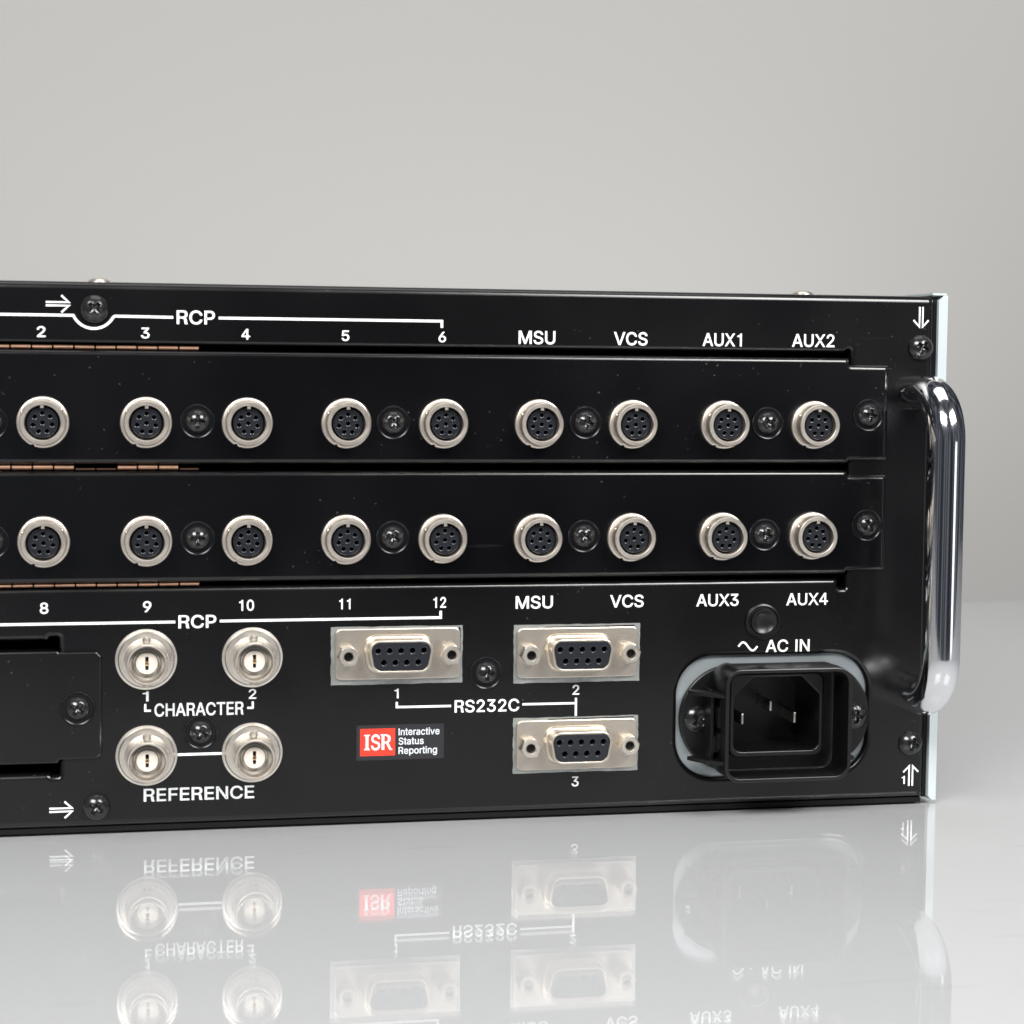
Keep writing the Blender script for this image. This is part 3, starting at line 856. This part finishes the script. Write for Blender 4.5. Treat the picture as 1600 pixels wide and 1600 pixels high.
sp = serial_proto()
bare = [(-36.0, -3.8, 33.9, 48.0), (8.95, 40.95, 33.35, 47.8), (9.0, 40.8, 10.9, 24.75)]
spots = ((-19.75, 41.4), (24.95, 40.85), (25.0, 17.95))
ports = [sp] + [copy_tree(sp, unit, (x, 0, z)) for x, z in spots[1:]]
sp.location = Vector((spots[0][0], 0, spots[0][1])) * MM
for i, (x, z) in enumerate(spots):
    s = ports[i]
    x0, x1, z0, z1 = bare[i]
    p = MB()
    L = []
    for a, b in (((x0, z0), (x1, z0)), ((x1, z0), (x1, z1)), ((x1, z1), (x0, z1)), ((x0, z1), (x0, z0))):
        for k in range(16):
            u = k / 16
            j = random.uniform(-0.09, 0.09) if k else 0
            L.append((a[0] + (b[0] - a[0]) * u + (j if a[0] == b[0] else 0), a[1] + (b[1] - a[1]) * u + (j if a[1] == b[1] else 0)))
    prism(p, [[(a - x, b - z) for a, b in L]], -0.05, 0.0, 0)
    p.mi = 1
    if i:
        flat(p, [[(-9.2 + i, 6.22), (14.6, 6.22), (14.6, 6.5), (-9.2 + i, 6.36)]], -0.07)  # dark sliver painted in for the shaded gap above the flange
    else:
        flat(p, [[(15.0, -2.0), (15.45, -2.0), (15.45, 6.0), (15.0, 6.3)]], -0.07)
    p.build("bare_metal_patch", [M["bare"], M["hole"]], s)

# ------------------------------------------------------------------ mains inlet
IX, IZ = 77.1, 23.1
p = MB()
fl = hull([q for c in (-11.7, 11.7) for q in circ(IX - 0.3 + c, IZ + 0.2, 13.5, 56)])
outer = rrect(63.2, 88.2, 13.8, 35.3, 2.6, 6)
cav = rpoly([(64.5, 15.4), (86.9, 15.4), (86.9, 29.4), (82.0, 34.1), (69.4, 34.1), (64.5, 29.4)], [2.0, 2.0, 0.6, 0.6, 0.6, 0.6], 4)
prism(p, [fl, rrect(63.4, 88.0, 14.0, 35.1, 2.4, 6)], 0.2, 1.4, 0.4, 3, hole_r=0)
prism(p, [outer, cav], -4.0, 0.9, 0.6, 4, hole_r=0.35, hole_y1=14)
flat(p, [offs(cav, -0.3)], 13.8)
inlet = p.build("power_inlet", M["plastic"], unit)
p = MB()
prism(p, [rrect(49.0, 103.0, 6.5, 41.0, 3), rrect(63.6, 87.8, 14.2, 34.9, 2.4, 6)], 1.5, 2.2, 0)
p.build("mounting_plate", M["dull"], inlet)
for x, z in ((-7.0, -0.9), (0.5, 2.3), (7.0, -0.9)):
    p = MB()
    prism(p, [rrect(x - 0.45, x + 0.45, z - 1.45, z + 1.45, 0.3, 3)], 3.5, 13.7, 0.35, 3)
    p.build("inlet_pin", M["pin"], inlet, (IX - 0.9, 0, 23.2))
for x, z, a in ((56.3, 23.2, 0.8), (98.0, 22.9, 0.05)):
    o = ss.copy()
    COL.objects.link(o)
    o.parent = inlet
    o.name = "screw"
    o.location = Vector((x, 0.2, z)) * MM
    o.rotation_euler = (0, a, 0)
    o.scale = (1.05, 0.75, 1.05)
# plastic cord clamp that stands out around the inlet
p = MB()
cl = rrect(59.7, 92.5, 9.2, 37.4, 4.0, 8)
prism(p, [cl, offs(cl, 1.0)], -12.0, -1.5, 0.3, 2, hole_r=0.2, back=True)
for za in (30.6, 13.9):
    # tapering hooks at the left edge of the clamp
    top = [(60.2, -11.6), (54.5, -5.4), (53.0, -2.2), (55.0, -1.2), (60.2, -5.5)]
    a = [p.vert(x, y, za + 0.45) for x, y in top]
    b = [p.vert(x, y, za - 0.45) for x, y in top]
    p.face(a[::-1])
    p.face(b)
    for k in range(5):
        j = (k + 1) % 5
        p.face((a[k], a[j], b[j], b[k]))
for z0, z1 in ((17.0, 21.0), (22.5, 27.5)):
    box(p, 58.9, 59.75, -8.5, -1.6, z0, z1)
br = [(59.6, 25.0), (59.6, 33.0)] + [(64.0 - 4.4 * math.cos(math.radians(q)), 33.0 + 4.4 * math.sin(math.radians(q))) for q in range(15, 91, 15)]
prism(p, [br + [(x + 0.9 * (62 - x) / 3.0 + 0.5, z - 0.9) for x, z in reversed(br)]], -8.0, 0.2, 0.2, 2, back=True)
box(p, 57.6, 58.4, -6.5, 0.2, 12.5, 31.5)
box(p, 58.3, 59.8, -6.6, -5.6, 16.0, 20.0)
box(p, 62.5, 90.0, -1.4, 0.3, 35.4, 36.6)
box(p, 61.0, 64.0, -1.6, 0.3, 12.0, 15.0)
box(p, 92.4, 93.6, -11.2, -2.0, 14.0, 14.9)
p.build("cord_clamp", M["plastic"], inlet)

# dished plug above the inlet
p = MB()
lathe(p, [(0, -0.35), (1.2, -0.42), (2.4, -0.75), (2.85, -1.05), (3.15, -1.0), (3.4, -0.35), (3.75, -0.3), (4.1, -0.75), (4.45, -0.6), (4.6, 0.0)], 40)
p.build("hole_plug", M["plastic"], unit, (72.8, 0, 47.6))

# ------------------------------------------------------------------ chrome handles
def handle(x):
    p = MB()
    zt, zb, h, R = 105.2, 29.6, -23.0, 11.5
    path = [Vector((x, 3, zt)), Vector((x, -2, zt)), Vector((x, h + R, zt))]
    for k in range(1, 17):
        a = k / 16 * math.pi / 2
        path.append(Vector((x, h + R - R * math.sin(a), zt - R + R * math.cos(a))))
    for k in range(1, 6):
        path.append(Vector((x, h, zt - R + (zb + R - zt + R) * k / 6)))
    for k in range(17):
        a = k / 16 * math.pi / 2
        path.append(Vector((x, h + R - R * math.cos(a), zb + R - R * math.sin(a))))
    path += [Vector((x, -2, zb)), Vector((x, 3, zb))]
    tube(p, path, 4.55, 40)
    return p.build("handle", M["chrome"], unit, smooth=80)


handle(110.9)
handle(-299.5)

# ------------------------------------------------------------------ printed legends on the rear panel
INK_Y = -0.05


def legend(s, x0, x1, zb, h):
    mb = MB()
    lettering(mb, s, x0, x1, zb, h, INK_Y)
    return mb.build("printed_label", M["ink"], panel, smooth=0)


for s, x0, x1, zb, h in (
    ("1", -127.6, -126.2, 116.72, 2.5), ("2", -104.35, -102.4, 116.72, 2.5), ("3", -80.7, -78.7, 116.72, 2.5), ("4", -57.35, -55.35, 116.72, 2.5),
    ("5", -33.65, -31.8, 116.68, 2.5), ("6", -10.25, -8.4, 116.65, 2.5), ("RCP", -72.45, -63.55, 120.15, 3.2),
    ("MSU", 9.45, 18.6, 116.48, 3.2), ("VCS", 33.3, 41.85, 116.48, 3.2), ("AUX1", 55.95, 66.1, 116.5, 3.2), ("AUX2", 79.2, 90.4, 116.58, 3.2),
    ("8", -104.15, -102.2, 52.33, 2.6), ("9", -80.45, -78.5, 52.33, 2.6), ("10", -57.9, -54.4, 52.33, 2.6), ("11", -34.0, -31.3, 52.33, 2.55),
    ("12", -11.05, -7.95, 52.33, 2.6), ("RCP", -72.2, -63.3, 48.36, 3.1), ("MSU", 9.35, 18.7, 51.8, 3.1), ("VCS", 33.2, 41.8, 51.75, 3.1),
    ("AUX3", 55.4, 66.45, 51.7, 3.05), ("AUX4", 79.0, 90.1, 51.62, 3.05), ("AC IN", 73.75, 85.45, 39.85, 3.1),
    ("1", -80.6, -79.2, 31.08, 2.4), ("2", -55.65, -53.85, 31.1, 2.35), ("CHARACTER", -77.85, -56.9, 27.4, 3.1), ("REFERENCE", -80.45, -54.35, 7.05, 3.1),
    ("1", -20.5, -19.45, 30.38, 2.4), ("RS232C", -5.65, 10.5, 26.5, 3.05), ("2", 23.9, 25.65, 30.2, 2.45), ("3", 23.95, 25.75, 7.25, 2.5), ("1", 111.05, 111.95, 5.0, 2.1),
):
    legend(s, x0, x1, zb, h)


def line(pts, w=0.62, y=INK_Y):
    mb = MB()
    ribbon(mb, pts, w, y)
    mb.build("printed_line", M["ink"], panel, smooth=0)


arc = [(-91.5 + 5.05 * math.cos(math.radians(a)), 123.9 + 5.05 * math.sin(math.radians(a))) for a in range(204, 337, 8)]
line([(-290, 121.9), (-96.5, 121.85)] + arc + [(-86.6, 121.8), (-73.25, 121.7)])
line([(-62.7, 121.7), (-9.45, 121.7), (-9.45, 120.1)])
line([(-290, 49.9), (-72.95, 49.9)])
line([(-62.5, 49.95), (-9.25, 49.95), (-9.25, 51.6)])
line([(-80.0, 30.5), (-80.0, 28.85), (-78.7, 28.85)], 0.5)
line([(-56.0, 28.95), (-54.7, 28.95), (-54.7, 30.5)], 0.5)
line([(-72.6, 18.12), (-61.8, 18.12)])
line([(-19.9, 29.5), (-19.9, 28.22), (-6.55, 28.18)], 0.55)
line([(11.3, 28.14), (24.5, 28.1)], 0.55)
line([(24.82, 29.45), (24.82, 24.9)], 0.55)
# mains symbol
line([(66.6 + 5.0 * k / 24, 41.4 + 1.05 * math.sin(2 * math.pi * k / 24)) for k in range(25)], 0.5)


def arrow(pairs):
    mb = MB()
    for q in pairs:
        ribbon(mb, q, 0.46, INK_Y)
    mb.build("arrow_mark", M["ink"], panel, smooth=0)


for cx0, cz0 in ((-102.3, 124.45), (-102.3, 5.75)):
    arrow([[(cx0, cz0 + 0.39), (cx0 + 5.2, cz0 + 0.39), (cx0 + 3.5, cz0 + 1.95)], [(cx0, cz0 - 0.39), (cx0 + 5.2, cz0 - 0.39), (cx0 + 3.5, cz0 - 1.95)]])
arrow([[(113.0, 127.0), (113.0, 122.0), (111.4, 123.65)], [(113.85, 127.0), (113.85, 122.0), (115.45, 123.65)]])
arrow([[(113.05, 4.45), (113.05, 9.6), (111.45, 8.05)], [(114.0, 4.45), (114.0, 9.6), (115.55, 8.05)]])

# status sticker
p = MB()
prism(p, [rrect(-29.7, -8.25, 15.35, 23.95, 0.35, 3)], -0.10, 0.0, 0.0)
st = p.build("sticker", M["film"], unit, smooth=0)
st["label"] = "dark sticker with a red square and small white lettering"
p = MB()
flat(p, [[(-28.85, 16.4), (-20.25, 16.4), (-20.25, 23.1), (-28.85, 23.1)]], -0.13)
p.build("red_square", M["red"], st, smooth=0)
p = MB()
Y = -0.16
# serifed I, then S and R
flat(p, [[(-27.85, 17.85), (-26.45, 17.85), (-26.45, 18.1), (-26.8, 18.3), (-26.8, 21.25), (-26.45, 21.4), (-26.45, 21.65), (-27.85, 21.65), (-27.85, 21.4), (-27.5, 21.25), (-27.5, 18.3), (-27.85, 18.1)]], Y)
lettering(p, "S", -26.2, -23.95, 17.82, 3.85, Y)
flat(p, [[(-23.6, 17.85), (-22.9, 17.85), (-22.9, 19.45), (-22.55, 19.45), (-21.7, 17.85), (-20.95, 17.75), (-20.9, 17.95), (-21.2, 18.1), (-21.95, 19.55), (-21.45, 20.0), (-21.35, 20.6), (-21.5, 21.2), (-22.0, 21.55), (-22.6, 21.65), (-23.9, 21.65), (-23.9, 21.45), (-23.6, 21.3)],
         [(-22.9, 19.85), (-22.5, 19.85), (-22.15, 20.1), (-22.05, 20.6), (-22.2, 21.05), (-22.55, 21.25), (-22.9, 21.25)]], Y)
lettering(p, "Interactive", -19.45, -9.35, 21.3, 1.72, Y)
lettering(p, "Status", -19.45, -13.25, 19.0, 1.72, Y)
lettering(p, "Reporting", -19.45, -9.95, 16.7, 1.72, Y)
p.build("sticker_lettering", M["ink2"], st, smooth=0)
